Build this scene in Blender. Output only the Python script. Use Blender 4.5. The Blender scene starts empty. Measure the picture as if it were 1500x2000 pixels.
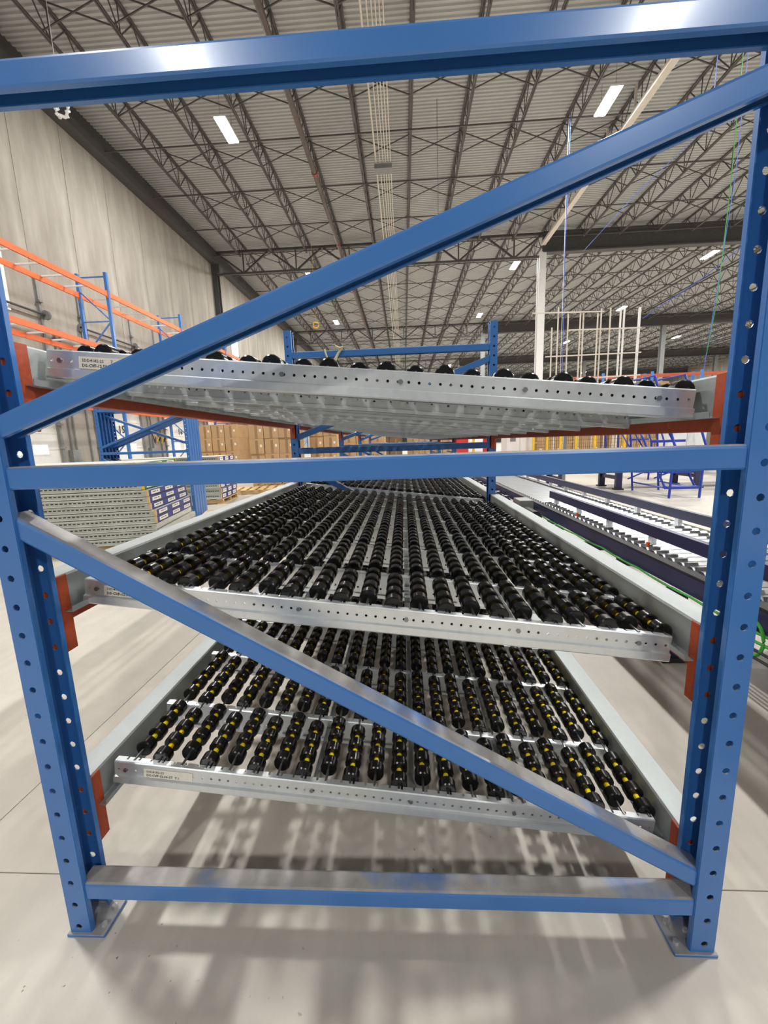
import bpy, math, random
import numpy as np
from mathutils import Vector, Matrix, Euler
random.seed(7); rng = np.random.RandomState(3)
D = bpy.data; S = bpy.context.scene; COL = S.collection
PI = math.pi

# ------------------------------------------------------------------ camera
CX, CZ, CD, YAW, PITCH, ROLL, FPX = 0.06924, 0.93543, 0.61888, -0.053879, -0.170637, -0.032891, 796.09
_fw = np.array([math.sin(YAW)*math.cos(PITCH), math.cos(YAW)*math.cos(PITCH), math.sin(PITCH)])
_r0 = np.array([math.cos(YAW), -math.sin(YAW), 0.0]); _u0 = np.cross(_r0, _fw)
_r = _r0*math.cos(ROLL) + _u0*math.sin(ROLL); _u = -_r0*math.sin(ROLL) + _u0*math.cos(ROLL)
CAMP = np.array([CX, -CD, CZ])
cam = D.cameras.new('camera'); camo = D.objects.new('camera', cam); COL.objects.link(camo)
cam.sensor_fit = 'HORIZONTAL'; cam.sensor_width = 36.0; cam.lens = FPX/1500*36.0
cam.clip_start = 0.02; cam.clip_end = 400
M = Matrix(((_r[0], _u[0], -_fw[0], CAMP[0]), (_r[1], _u[1], -_fw[1], CAMP[1]), (_r[2], _u[2], -_fw[2], CAMP[2]), (0, 0, 0, 1)))
camo.matrix_world = M
S.camera = camo

def at(x, y, **k):            # a pixel of the photograph carried out to a plane X=, Y= or Z= of the hall
    d = _fw*FPX + _r*(x-750) - _u*(y-1000)
    (a, v), = k.items(); i = 'XYZ'.index(a)
    return CAMP + d*((v-CAMP[i])/d[i])

# ------------------------------------------------------------------ world, exposure, lamps
S.view_settings.view_transform = 'Standard'; S.view_settings.look = 'None'
S.view_settings.gamma = 1.0; S.view_settings.use_curve_mapping = False
S.view_settings.exposure = 0.08
w = D.worlds.new('world'); S.world = w; w.use_nodes = True
w.node_tree.nodes['Background'].inputs[0].default_value = (0.93, 0.96, 1.0, 1)
w.node_tree.nodes['Background'].inputs[1].default_value = 0.22
LAMP_W = 1000.0
LAMP_Z = 11.8
LAMP_X = (-5.85, 7.1, 19.5, 32.0, 45.0)
LAMP_Y = (-12.5, 3.0, 15.4, 28.3, 38.8, 51.2, 63.5, 76.0)

# ------------------------------------------------------------------ materials
def sr(r, g, b):
    f = lambda c: (c/255/12.92) if c/255 <= .04045 else ((c/255+.055)/1.055)**2.4
    return (f(r), f(g), f(b), 1)

class NT:
    def __init__(s, name):
        s.m = D.materials.new(name); s.m.use_nodes = True; s.t = s.m.node_tree
        s.b = s.t.nodes['Principled BSDF']
    def n(s, typ, **k):
        nd = s.t.nodes.new(typ)
        for a, v in k.items():
            if a.startswith('i_'): nd.inputs[a[2:].replace('_', ' ')].default_value = v
            else: setattr(nd, a, v)
        return nd
    def l(s, a, b): s.t.links.new(a, b)

def simple(name, col, rough=.5, metal=0., var=.06, scale=8., bump=0.0, coords='Object', stretch=None, spec=None, coat=0):
    N = NT(name); b = N.b
    b.inputs['Roughness'].default_value = rough; b.inputs['Metallic'].default_value = metal
    if spec is not None: b.inputs['Specular IOR Level'].default_value = spec
    if coat: b.inputs['Coat Weight'].default_value = coat; b.inputs['Coat Roughness'].default_value = .12
    tc = N.n('ShaderNodeTexCoord'); mp = N.n('ShaderNodeMapping')
    if stretch: mp.inputs['Scale'].default_value = stretch
    N.l(tc.outputs[coords], mp.inputs[0])
    nz = N.n('ShaderNodeTexNoise', i_Scale=scale, i_Detail=5.0, i_Roughness=.6); N.l(mp.outputs[0], nz.inputs['Vector'])
    mix = N.n('ShaderNodeMix', data_type='RGBA')
    c2 = tuple(max(0, c*(1-var*3)) for c in col[:3])+(1,); c1 = tuple(min(1, c*(1+var)) for c in col[:3])+(1,)
    mix.inputs['A'].default_value = c2; mix.inputs['B'].default_value = c1
    mr = N.n('ShaderNodeMapRange'); mr.inputs[1].default_value = .3; mr.inputs[2].default_value = .65
    N.l(nz.outputs['Fac'], mr.inputs[0]); N.l(mr.outputs[0], mix.inputs['Factor']); N.l(mix.outputs['Result'], b.inputs['Base Color'])
    if bump:
        bp = N.n('ShaderNodeBump', i_Strength=bump, i_Distance=.002); N.l(nz.outputs['Fac'], bp.inputs['Height']); N.l(bp.outputs[0], b.inputs['Normal'])
    return N.m

def blue_paint(name, dust):
    N = NT(name); b = N.b; b.inputs['Roughness'].default_value = .30
    b.inputs['Coat Weight'].default_value = .25; b.inputs['Coat Roughness'].default_value = .15
    tc = N.n('ShaderNodeTexCoord')
    nz = N.n('ShaderNodeTexNoise', i_Scale=5.0, i_Detail=6.0); N.l(tc.outputs['Object'], nz.inputs['Vector'])
    n2 = N.n('ShaderNodeTexNoise', i_Scale=60.0, i_Detail=3.0); N.l(tc.outputs['Object'], n2.inputs['Vector'])
    mix = N.n('ShaderNodeMix', data_type='RGBA'); mix.inputs['A'].default_value = sr(50, 106, 176); mix.inputs['B'].default_value = sr(60, 118, 188)
    N.l(nz.outputs['Fac'], mix.inputs['Factor'])
    # settled dust: lies on faces that point up, rubbed off in patches
    ge = N.n('ShaderNodeNewGeometry'); sp = N.n('ShaderNodeSeparateXYZ'); N.l(ge.outputs['Normal'], sp.inputs[0])
    up = N.n('ShaderNodeMapRange'); up.inputs[1].default_value = .6; up.inputs[2].default_value = .85; N.l(sp.outputs['Z'], up.inputs[0])
    pt = N.n('ShaderNodeMapRange'); pt.inputs[1].default_value = .33; pt.inputs[2].default_value = .48; N.l(nz.outputs['Fac'], pt.inputs[0])
    mu = N.n('ShaderNodeMath', operation='MULTIPLY'); N.l(up.outputs[0], mu.inputs[0]); N.l(pt.outputs[0], mu.inputs[1])
    m3 = N.n('ShaderNodeMath', operation='MULTIPLY'); m3.inputs[1].default_value = dust; N.l(mu.outputs[0], m3.inputs[0])
    dm = N.n('ShaderNodeMix', data_type='RGBA'); dm.inputs['A'].default_value = sr(138, 134, 130); dm.inputs['B'].default_value = sr(168, 164, 158)
    N.l(n2.outputs['Fac'], dm.inputs['Factor'])
    mx = N.n('ShaderNodeMix', data_type='RGBA'); N.l(m3.outputs[0], mx.inputs['Factor']); N.l(mix.outputs['Result'], mx.inputs['A']); N.l(dm.outputs['Result'], mx.inputs['B'])
    N.l(mx.outputs['Result'], b.inputs['Base Color'])
    rr = N.n('ShaderNodeMapRange'); rr.inputs[3].default_value = .28; rr.inputs[4].default_value = .5; N.l(m3.outputs[0], rr.inputs[0]); N.l(rr.outputs[0], b.inputs['Roughness'])
    bp = N.n('ShaderNodeBump', i_Strength=.04, i_Distance=.001); N.l(n2.outputs['Fac'], bp.inputs['Height']); N.l(bp.outputs[0], b.inputs['Normal'])
    return N.m

def galvanised(name, base=(.70, .73, .745), rough=.30, scale=90.):
    N = NT(name); b = N.b; b.inputs['Metallic'].default_value = .68
    tc = N.n('ShaderNodeTexCoord')
    vo = N.n('ShaderNodeTexVoronoi', i_Scale=scale); N.l(tc.outputs['Object'], vo.inputs['Vector'])
    nz = N.n('ShaderNodeTexNoise', i_Scale=6.0, i_Detail=5.0); N.l(tc.outputs['Object'], nz.inputs['Vector'])
    bw = N.n('ShaderNodeRGBToBW'); N.l(vo.outputs['Color'], bw.inputs[0])
    ad = N.n('ShaderNodeMath', operation='MULTIPLY_ADD'); ad.inputs[1].default_value = .22; N.l(bw.outputs[0], ad.inputs[0]); N.l(nz.outputs['Fac'], ad.inputs[2])
    mix = N.n('ShaderNodeMix', data_type='RGBA')
    mix.inputs['A'].default_value = tuple(c*.8 for c in base)+(1,); mix.inputs['B'].default_value = tuple(min(1, c*1.12) for c in base)+(1,)
    N.l(ad.outputs[0], mix.inputs['Factor']); N.l(mix.outputs['Result'], b.inputs['Base Color'])
    mr = N.n('ShaderNodeMapRange'); mr.inputs[3].default_value = rough-.07; mr.inputs[4].default_value = rough+.12; N.l(ad.outputs[0], mr.inputs[0]); N.l(mr.outputs[0], b.inputs['Roughness'])
    return N.m

def concrete_floor():
    N = NT('floor_concrete'); b = N.b
    tc = N.n('ShaderNodeTexCoord')
    def noise(sc, det, st=None, off=0):
        mp = N.n('ShaderNodeMapping'); N.l(tc.outputs['Object'], mp.inputs[0])
        if st: mp.inputs['Scale'].default_value = st
        mp.inputs['Location'].default_value = (off, off*.7, 0)
        n = N.n('ShaderNodeTexNoise', i_Scale=sc, i_Detail=det, i_Roughness=.6); N.l(mp.outputs[0], n.inputs['Vector']); return n
    a = noise(1.3, 7); c = noise(14, 6, None, 3); s = noise(60, 2, None, 5); st = noise(5, 4, (3, .35, 1), 9)
    mix = N.n('ShaderNodeMix', data_type='RGBA'); mix.inputs['A'].default_value = sr(184, 178, 168); mix.inputs['B'].default_value = sr(202, 197, 187)
    N.l(a.outputs['Fac'], mix.inputs['Factor'])
    m2 = N.n('ShaderNodeMix', data_type='RGBA', blend_type='MULTIPLY'); m2.inputs['Factor'].default_value = .5
    r1 = N.n('ShaderNodeMapRange'); r1.inputs[1].default_value = .25; r1.inputs[2].default_value = .6; r1.inputs[3].default_value = .82; r1.inputs[4].default_value = 1; N.l(c.outputs['Fac'], r1.inputs[0])
    N.l(mix.outputs['Result'], m2.inputs['A']); N.l(r1.outputs[0], m2.inputs['B'])
    m2b = N.n('ShaderNodeMix', data_type='RGBA', blend_type='MULTIPLY'); m2b.inputs['Factor'].default_value = .5
    r3 = N.n('ShaderNodeMapRange'); r3.inputs[1].default_value = .35; r3.inputs[2].default_value = .6; r3.inputs[3].default_value = .86; r3.inputs[4].default_value = 1; N.l(st.outputs['Fac'], r3.inputs[0])
    N.l(m2.outputs['Result'], m2b.inputs['A']); N.l(r3.outputs[0], m2b.inputs['B'])
    # rusty grit specks
    sp = N.n('ShaderNodeMapRange'); sp.inputs[1].default_value = .69; sp.inputs[2].default_value = .74; N.l(s.outputs['Fac'], sp.inputs[0])
    sg = N.n('ShaderNodeMapRange'); sg.inputs[1].default_value = .52; sg.inputs[2].default_value = .62; N.l(a.outputs['Fac'], sg.inputs[0])
    mm = N.n('ShaderNodeMath', operation='MULTIPLY'); N.l(sp.outputs[0], mm.inputs[0]); N.l(sg.outputs[0], mm.inputs[1])
    m3 = N.n('ShaderNodeMix', data_type='RGBA'); N.l(mm.outputs[0], m3.inputs['Factor']); N.l(m2b.outputs['Result'], m3.inputs['A']); m3.inputs['B'].default_value = sr(120, 96, 70)
    N.l(m3.outputs['Result'], b.inputs['Base Color'])
    rr = N.n('ShaderNodeMapRange'); rr.inputs[3].default_value = .32; rr.inputs[4].default_value = .55; N.l(c.outputs['Fac'], rr.inputs[0]); N.l(rr.outputs[0], b.inputs['Roughness'])
    b.inputs['Specular IOR Level'].default_value = .35
    return N.m

def wall_concrete():
    N = NT('wall_concrete'); b = N.b; b.inputs['Roughness'].default_value = .85
    tc = N.n('ShaderNodeTexCoord'); mp = N.n('ShaderNodeMapping'); mp.inputs['Scale'].default_value = (1, 1.3, .22); N.l(tc.outputs['Object'], mp.inputs[0])
    a = N.n('ShaderNodeTexNoise', i_Scale=1.6, i_Detail=8.0, i_Roughness=.65); N.l(mp.outputs[0], a.inputs['Vector'])
    c = N.n('ShaderNodeTexNoise', i_Scale=.7, i_Detail=4.0); N.l(tc.outputs['Object'], c.inputs['Vector'])
    cr = N.n('ShaderNodeValToRGB'); e = cr.color_ramp.elements; e[0].position = .3; e[0].color = sr(140, 134, 125); e[1].position = .75; e[1].color = sr(174, 169, 159); N.l(a.outputs['Fac'], cr.inputs[0])
    m = N.n('ShaderNodeMix', data_type='RGBA', blend_type='MULTIPLY'); m.inputs['Factor'].default_value = .6
    r = N.n('ShaderNodeMapRange'); r.inputs[1].default_value = .3; r.inputs[2].default_value = .7; r.inputs[3].default_value = .8; r.inputs[4].default_value = 1; N.l(c.outputs['Fac'], r.inputs[0])
    N.l(cr.outputs[0], m.inputs['A']); N.l(r.outputs[0], m.inputs['B']); N.l(m.outputs['Result'], b.inputs['Base Color'])
    return N.m

def emit(name, col, st):
    N = NT(name); N.b.inputs['Base Color'].default_value = col; N.b.inputs['Emission Color'].default_value = col; N.b.inputs['Emission Strength'].default_value = st
    return N.m

BLUE = blue_paint('blue_rack_paint', .92); BLUEB = blue_paint('blue_brace_paint', .96)
BLUE2 = simple('royal_blue_paint', sr(38, 62, 168), .35); NAVY = simple('navy_paint', sr(44, 48, 84), .38, var=.05)
GALV = galvanised('galvanised_steel'); GALVF = galvanised('galvanised_rail', (.44, .47, .475), .56, 110)
CHROME = simple('roller_steel', (.30, .31, .32, 1), .36, 1., .03)
ORANGE = simple('rust_orange_paint', sr(172, 74, 42), .55, bump=.25, var=.05, scale=160); ORANGE2 = simple('bright_orange_paint', sr(226, 104, 44), .42, var=.03)
BLACK = simple('black_wheel_plastic', (.007, .007, .007, 1), .22, var=.1, spec=.38); YEL = simple('yellow_spacer_plastic', sr(248, 218, 20), .4, var=.03)
FLOOR = concrete_floor(); WALLC = wall_concrete()
DECK = simple('deck_grey_paint', sr(182, 183, 181), .6, var=.03, scale=.6); STEEL = simple('dark_joist_paint', sr(84, 80, 78), .6, var=.08, scale=2)
STEELD = simple('dark_girder_paint', sr(76, 74, 74), .6, var=.05); WHITE = simple('white_paint', sr(228, 228, 226), .45, var=.02)
CREAM = simple('pale_beam_paint', sr(214, 206, 194), .6, var=.03); PIPE = simple('brown_pipe_paint', sr(92, 80, 74), .5); REDC = simple('red_coupling', sr(150, 62, 48), .5)
CARD = simple('cardboard', sr(186, 152, 112), .85, var=.05, scale=3); CARDD = simple('dark_cardboard', sr(120, 98, 76), .85, var=.08); TAPE = simple('brown_tape', sr(150, 118, 84), .5)
WOOD = simple('pallet_wood', sr(206, 176, 128), .8, var=.08, scale=6, stretch=(1, 8, 1)); DECKP = simple('grey_deck_paint', sr(196, 199, 190), .5, var=.04)
GREEN = simple('green_print', sr(38, 128, 62), .5); NAVYP = simple('navy_print', sr(50, 58, 130), .5); STICK = simple('sticker_paper', sr(226, 222, 210), .6, var=.01)
INK = simple('black_ink', (.01, .01, .01, 1), .6); DARK = simple('black_rubber', (.02, .02, .022, 1), .6); YELP = simple('yellow_safety_paint', sr(236, 188, 30), .45)
GRN = simple('green_cable_jacket', sr(60, 160, 60), .5); BLC = simple('blue_cable_jacket', sr(70, 110, 220), .5); DOORW = simple('white_dock_door', sr(226, 226, 220), .55, var=.015)
GREYP = simple('grey_trim_paint', sr(130, 132, 132), .5); REDP = simple('red_machine_paint', sr(190, 40, 38), .4); ROPE = simple('rope', sr(206, 196, 160), .9)
PANE = emit('daylit_window_pane', (.86, .93, 1, 1), 1.15); LED = emit('led_diffuser', (1, .97, .9, 1), 22.)
PAVE = simple('joint_filler', sr(150, 144, 134), .9)

# ------------------------------------------------------------------ mesh builder
class MB:
    def __init__(s): s.v = []; s.f = []; s.mi = []
    def add(s, vs, fs, mi=0):
        o = len(s.v); s.v += [tuple(map(float, p)) for p in vs]
        s.f += [tuple(i+o for i in q) for q in fs]; s.mi += [mi]*len(fs); return s
    def box(s, x0, x1, y0, y1, z0, z1, mi=0):
        return s.add([(x0, y0, z0), (x1, y0, z0), (x1, y1, z0), (x0, y1, z0), (x0, y0, z1), (x1, y0, z1), (x1, y1, z1), (x0, y1, z1)],
                     [(0, 3, 2, 1), (4, 5, 6, 7), (0, 1, 5, 4), (1, 2, 6, 5), (2, 3, 7, 6), (3, 0, 4, 7)], mi)
    def beam(s, p, q, a, b, up=(0, 0, 1), mi=0):          # rectangular bar p->q; a across, b along 'up'
        p = Vector(p); q = Vector(q); d = (q-p).normalized(); u = Vector(up)
        sd = d.cross(u)
        if sd.length < 1e-4: sd = d.cross(Vector((0, 1, 0)))
        sd.normalize(); u = sd.cross(d).normalized()
        c = [(-a/2, -b/2), (a/2, -b/2), (a/2, b/2), (-a/2, b/2)]
        vs = [p+sd*i+u*j for i, j in c]+[q+sd*i+u*j for i, j in c]
        return s.add(vs, [(0, 1, 2, 3), (7, 6, 5, 4), (0, 4, 5, 1), (1, 5, 6, 2), (2, 6, 7, 3), (3, 7, 4, 0)], mi)
    def tube(s, pts, r, n=8, mi=0, cap=True):
        pts = [Vector(p) for p in pts]; rings = []; prev = None
        for i, p in enumerate(pts):
            d = ((pts[min(i+1, len(pts)-1)]-pts[max(i-1, 0)])).normalized()
            a = d.cross(Vector((0, 0, 1)))
            if a.length < .05: a = d.cross(Vector((0, 1, 0)))
            a.normalize(); b = d.cross(a).normalized()
            rings.append([p+a*(r*math.cos(2*PI*k/n))+b*(r*math.sin(2*PI*k/n)) for k in range(n)])
        vs = [v for g in rings for v in g]; fs = []
        for i in range(len(pts)-1):
            for k in range(n): fs.append((i*n+k, i*n+(k+1) % n, (i+1)*n+(k+1) % n, (i+1)*n+k))
        if cap: fs.append(tuple(range(n))[::-1]); fs.append(tuple((len(pts)-1)*n+k for k in range(n)))
        return s.add(vs, fs, mi)
    def lathe(s, prof, n, axis='Y', mi=0):                # prof: (along, radius)
        vs = []
        for t, r in prof:
            for k in range(n):
                c, d = r*math.cos(2*PI*k/n), r*math.sin(2*PI*k/n)
                vs.append({'Y': (c, t, d), 'Z': (c, d, t), 'X': (t, c, d)}[axis])
        fs = []
        for i in range(len(prof)-1):
            for k in range(n): fs.append((i*n+k, i*n+(k+1) % n, (i+1)*n+(k+1) % n, (i+1)*n+k))
        fs.append(tuple(range(n))); fs.append(tuple((len(prof)-1)*n+k for k in range(n))[::-1])
        return s.add(vs, fs, mi)
    def sweep(s, prof, p0, p1, axis='X', mi=0):           # open thin-sheet profile (a,b) swept along an axis
        n = len(prof); vs = []
        for t in (p0, p1):
            for a, b in prof: vs.append({'X': (t, a, b), 'Y': (a, t, b), 'Z': (a, b, t)}[axis])
        return s.add(vs, [(i, i+1, n+i+1, n+i) for i in range(n-1)], mi)
    def holed(s, u0, u1, hu, w0, cells, pitch, h0, rad, place, mi=0, n=8):
        # strip from u0..u1 across, running along w from w0, a hole in each cell
        for c in range(cells):
            a = w0+c*pitch; b = a+pitch; hc = h0+c*pitch
            hc = min(max(hc, a+rad*1.3), b-rad*1.3)
            out = [(u1, hc), (u1, b), (hu, b), (u0, b), (u0, hc), (u0, a), (hu, a), (u1, a)]
            inn = [(hu+rad*math.cos(k*PI/4), hc+rad*math.sin(k*PI/4)) for k in range(8)]
            s.add([place(*p) for p in out+inn], [(k, (k+1) % 8, 8+(k+1) % 8, 8+k) for k in range(8)], mi)
        return s
    def mesh(s, name, mats):
        m = D.meshes.new(name); m.from_pydata(s.v, [], s.f)
        for x in (mats if isinstance(mats, (list, tuple)) else [mats]): m.materials.append(x)
        if any(s.mi): m.polygons.foreach_set('material_index', s.mi)
        m.update(); return m

def link(name, mesh, parent=None, loc=(0, 0, 0), rot=(0, 0, 0), kind=None, smooth=False):
    o = D.objects.new(name, mesh); COL.objects.link(o); o.location = loc; o.rotation_euler = rot
    if parent is not None: o.parent = parent
    if kind: o['kind'] = kind
    if smooth and mesh:
        mesh.polygons.foreach_set('use_smooth', [True]*len(mesh.polygons))
        if hasattr(mesh, 'set_sharp_from_angle'): mesh.set_sharp_from_angle(angle=math.radians(40))
    return o
def tag(o, label, cat, group=None, kind=None):
    o['label'] = label; o['category'] = cat
    if group: o['group'] = group
    if kind: o['kind'] = kind
    return o
def thing(name, label, cat, loc=(0, 0, 0), rot=(0, 0, 0), group=None):
    return tag(link(name, None, None, loc, rot), label, cat, group)
def solid(o, t, off=-1):
    md = o.modifiers.new('thickness', 'SOLIDIFY'); md.thickness = t; md.offset = off; md.use_even_offset = False; return o
def bevel(o, wd, seg=2):
    md = o.modifiers.new('bevel', 'BEVEL'); md.width = wd; md.segments = seg; md.limit_method = 'ANGLE'; md.angle_limit = .6; return o
def text_mesh(txt, size, mat, bold=0.0):
    c = D.curves.new('lettering', 'FONT'); c.body = txt; c.size = size; c.offset = bold; c.resolution_u = 1; c.align_x = 'LEFT'
    t = D.objects.new('tmp', c); COL.objects.link(t)
    dg = bpy.context.evaluated_depsgraph_get(); dg.update()
    m = D.meshes.new_from_object(t.evaluated_get(dg)); m.materials.clear(); m.materials.append(mat)
    D.objects.remove(t); D.curves.remove(c); return m
def replicate(verts, faces, offs, name, mat, smooth=False):      # numpy join of many translated copies
    V = np.asarray(verts, float); offs = np.asarray(offs, float); n = len(V)
    allv = (V[None]+offs[:, None]).reshape(-1, 3)
    base = [f for f in faces]; lens = [len(f) for f in base]; flat = np.concatenate([np.array(f) for f in base])
    N = len(offs); idx = (flat[None]+(np.arange(N)*n)[:, None]).reshape(-1)
    tot = np.tile(lens, N); st = np.concatenate([[0], np.cumsum(tot)[:-1]])
    m = D.meshes.new(name); m.vertices.add(len(allv)); m.vertices.foreach_set('co', allv.reshape(-1))
    m.loops.add(len(idx)); m.loops.foreach_set('vertex_index', idx)
    m.polygons.add(len(tot)); m.polygons.foreach_set('loop_start', st); m.polygons.foreach_set('loop_total', tot)
    m.materials.append(mat); m.update(calc_edges=True); m.validate()
    if smooth:
        m.polygons.foreach_set('use_smooth', [True]*len(m.polygons)); m.set_sharp_from_angle(angle=math.radians(40))
    return m

# ================================================================== THE SETTING
WX = -11.2; X1, Y0, Y1 = 52.0, -16.0, 108.0; ZB, ZT = 11.9, 12.75
# floor: cast slabs with control joints
fl = link('floor', MB().box(WX-.3, X1, Y0, Y1, -.2, -.003).mesh('floor', PAVE), kind='structure')
PX, PY = 4.6, 4.6; slab = MB().box(.0013, PX-.0013, .0013, PY-.0013, -.012, 0).mesh('concrete_slab', FLOOR)
x = -1.0-PX*3
while x < X1-2:
    y = .11-PY*3
    while y < 60:
        link('concrete_slab', slab, fl, (x, y, 0)); y += PY
    x += PX
link('concrete_slab', MB().box(WX-.3, X1, y, Y1, -.012, 0).mesh('concrete_slab', FLOOR), fl)

# left wall: tilt-up concrete panels above dock doors
wl = link('wall_left', MB().box(WX-.5, WX-.12, Y0, Y1, 0, 12.9).mesh('wall_left', PAVE), kind='structure')
doors = [2.4, 6.75, 11.1, 15.45, 19.8, 24.15, 28.5, 32.85, 37.2, 41.55]
yy = -15.9; k = 0; pw = 2.02
panel = MB().box(WX-.12, WX, .008, pw-.008, 3.05, 11.7).mesh('wall_panel', WALLC)
while yy < 100:
    link('wall_panel', panel, wl, (0, yy, 0)); yy += pw
edges = [Y0]
for d in doors: edges += [d-1.3, d+1.3]
edges.append(Y1)
for a, b in zip(edges[::2], edges[1::2]):
    link('wall_panel', MB().box(WX-.12, WX, a, b, 0, 3.04).mesh('wall_panel', WALLC), wl)
for i, (a, b, z0, z1) in enumerate([(10.1, 11.35, 5.1, 6.6), (27.3, 28.3, 6.75, 8.2), (44, 45, 6.75, 8.2)]):
    m = MB(); m.box(WX, WX+.05, a-.08, b+.08, z0-.08, z0, 0).box(WX, WX+.05, a-.08, b+.08, z1, z1+.08, 0).box(WX, WX+.05, a-.08, a, z0, z1, 0).box(WX, WX+.05, b, b+.08, z0, z1, 0)
    o = link('window_%d' % (i+1), m.mesh('window_frame', WHITE), kind='structure')
    link('pane', MB().box(WX+.005, WX+.02, a, b, z0, z1).mesh('pane', PANE), o)
# dock doors
for i, d in enumerate(doors):
    o = link('door_%d' % (i+1), None, None, (WX, d, 0), kind='structure')
    for j in range(6):
        link('door_section', MB().box(-.09, -.04, -1.3, 1.3, j*.508+.004, (j+1)*.508-.004).mesh('door_section', DOORW), o)
    for s in (-.35, .6) if i != 3 else (-.65, .6):
        f = link('window_frame', MB().box(-.04, -.028, s-.3, s+.3, .86, 1.22).mesh('window_frame', WHITE), o)
        link('pane', MB().box(-.028, -.02, s-.25, s+.25, .9, 1.18).mesh('pane', PANE), f)
    for s in (-1.36, 1.36):
        m = MB().box(-.03, .06, s-.04, s+.04, 0, 6.4)
        for z in np.arange(.3, 6.3, .75): m.box(-.03, .12, s-.07, s+.07, z, z+.06)
        link('door_track', m.mesh('door_track', GREYP), o)
    link('counterbalance_shaft', MB().tube([(.12, -1.5, 5.2), (.12, 1.5, 5.2)], .035, 8).lathe([(0, .01), (0, .01)], 3).mesh('counterbalance_shaft', STEELD), o)
    for s in (-1.45, 1.45):
        m = MB(); m.tube([(.12, s-.05, 5.2), (.12, s+.05, 5.2)], .14, 12); link('cable_drum', m.mesh('cable_drum', GREYP), o)
    for s in (-1.75, 1.75, 1.95):
        link('conduit', MB().tube([(.05, s, .2), (.05, s, 4.3+s*.3)], .03, 6).mesh('conduit', GREYP), o)
    link('dock_bumper', MB().box(.0, .16, 1.6, 1.95, .5, 1.0).mesh('dock_bumper', GREYP), o)
    if i in (3, 4):
        t = text_mesh(('15', '16')[i-3], .42, INK, .004)
        link('number', t, o, (-.025, -.12, 1.62), (PI/2, 0, PI/2))
# steel edge beam and wall columns
link('trim_1', MB().box(WX-.1, WX+.42, Y0, Y1, 11.7, 12.0).box(WX-.1, WX+.05, Y0, Y1, 12.0, 12.9).mesh('trim_1', STEELD), kind='structure')
for i, y in enumerate((7.5, 25.6, 43.6, 61.6, 79.6)):
    m = MB().box(WX, WX+.30, y-.18, y-.16, 0, 11.7).box(WX, WX+.30, y+.16, y+.18, 0, 11.7).box(WX+.14, WX+.16, y-.16, y+.16, 0, 11.7)
    m.box(WX, WX+.5, y-.25, y+.25, 11.2, 11.7)
    link('trim_%d' % (i+2), m.mesh('wall_column', STEELD), kind='structure')
link('wall_far', MB().box(WX, X1, Y1, Y1+.3, 0, 12.9).mesh('wall_far', simple('far_wall_paint', sr(120, 114, 108), .8)), kind='structure')
link('wall_right', MB().box(X1, X1+.3, Y0, Y1, 0, 12.9).mesh('wall_right', WALLC), kind='structure')

# ceiling: corrugated roof deck, ribs run across the hall
m = MB(); pr = []; y = Y0; z = ZT
P = .16
while y < Y1:
    pr += [(y, z), (y+.06, z), (y+.08, z+.045), (y+.14, z+.045)]; y += P
m.sweep(pr, WX, X1, 'X')
ce = link('ceiling', m.mesh('ceiling', DECK), kind='structure')
m = MB().box(WX-.3, X1, Y0, Y1, ZT+.08, ZT+.2); link('roof_top', m.mesh('roof_top', DECK), ce)
# joists
BAYS = [(-15.5, 7.5), (7.5, 25.6), (25.6, 43.6), (43.6, 61.6), (61.6, 79.6), (79.6, 97.6)]
def joist(L):
    m = MB()
    m.box(-.06, -.008, 0, L, ZT-.05, ZT-.002).box(.008, .06, 0, L, ZT-.05, ZT-.002)
    m.box(-.05, -.008, .5, L-.5, ZB, ZB+.05).box(.008, .05, .5, L-.5, ZB, ZB+.05)
    n = int(L/.62); n -= n % 2; h = L/n
    for i in range(n):
        a = (0, i*h, ZT-.03 if i % 2 == 0 else ZB+.03); b = (0, (i+1)*h, ZB+.03 if i % 2 == 0 else ZT-.03)
        m.beam(a, b, .028, .028)
        if i % 2 == 0 and i: m.beam((0, (i+1)*h, ZB+.03), (0, (i+1)*h, ZT-.03), .024, .024)
    return m.mesh('joist', STEEL)
jx = []; x = -9.25
while x < X1-1: jx.append(x); x += 1.965
for (a, b) in BAYS:
    jm = joist(b-a)
    for x in jx: link('joist', jm, ce, (x, a, 0))
# bridging: rods across the bottom chords with crossed pairs between
def rods():
    m = MB(); m.beam((WX+.1, 0, ZB-.01), (X1, 0, ZB-.01), .04, .04); return m.mesh('bridging_rod', STEEL)
def cross():
    m = MB()
    for a, b in zip(jx[:-1], jx[1:]):
        m.beam((a, 0, ZB+.04), (b, 0, ZT-.06), .03, .03); m.beam((a, .05, ZT-.06), (b, .05, ZB+.04), .03, .03)
    return m.mesh('cross_bridging', STEEL)
rm = rods(); cm = cross(); y = 1.6
while y < 96:
    link('bridging_rod', rm, ce, (0, y, 0)); link('cross_bridging', cm, ce, (0, y+1.45, 0)); y += 2.9
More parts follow.
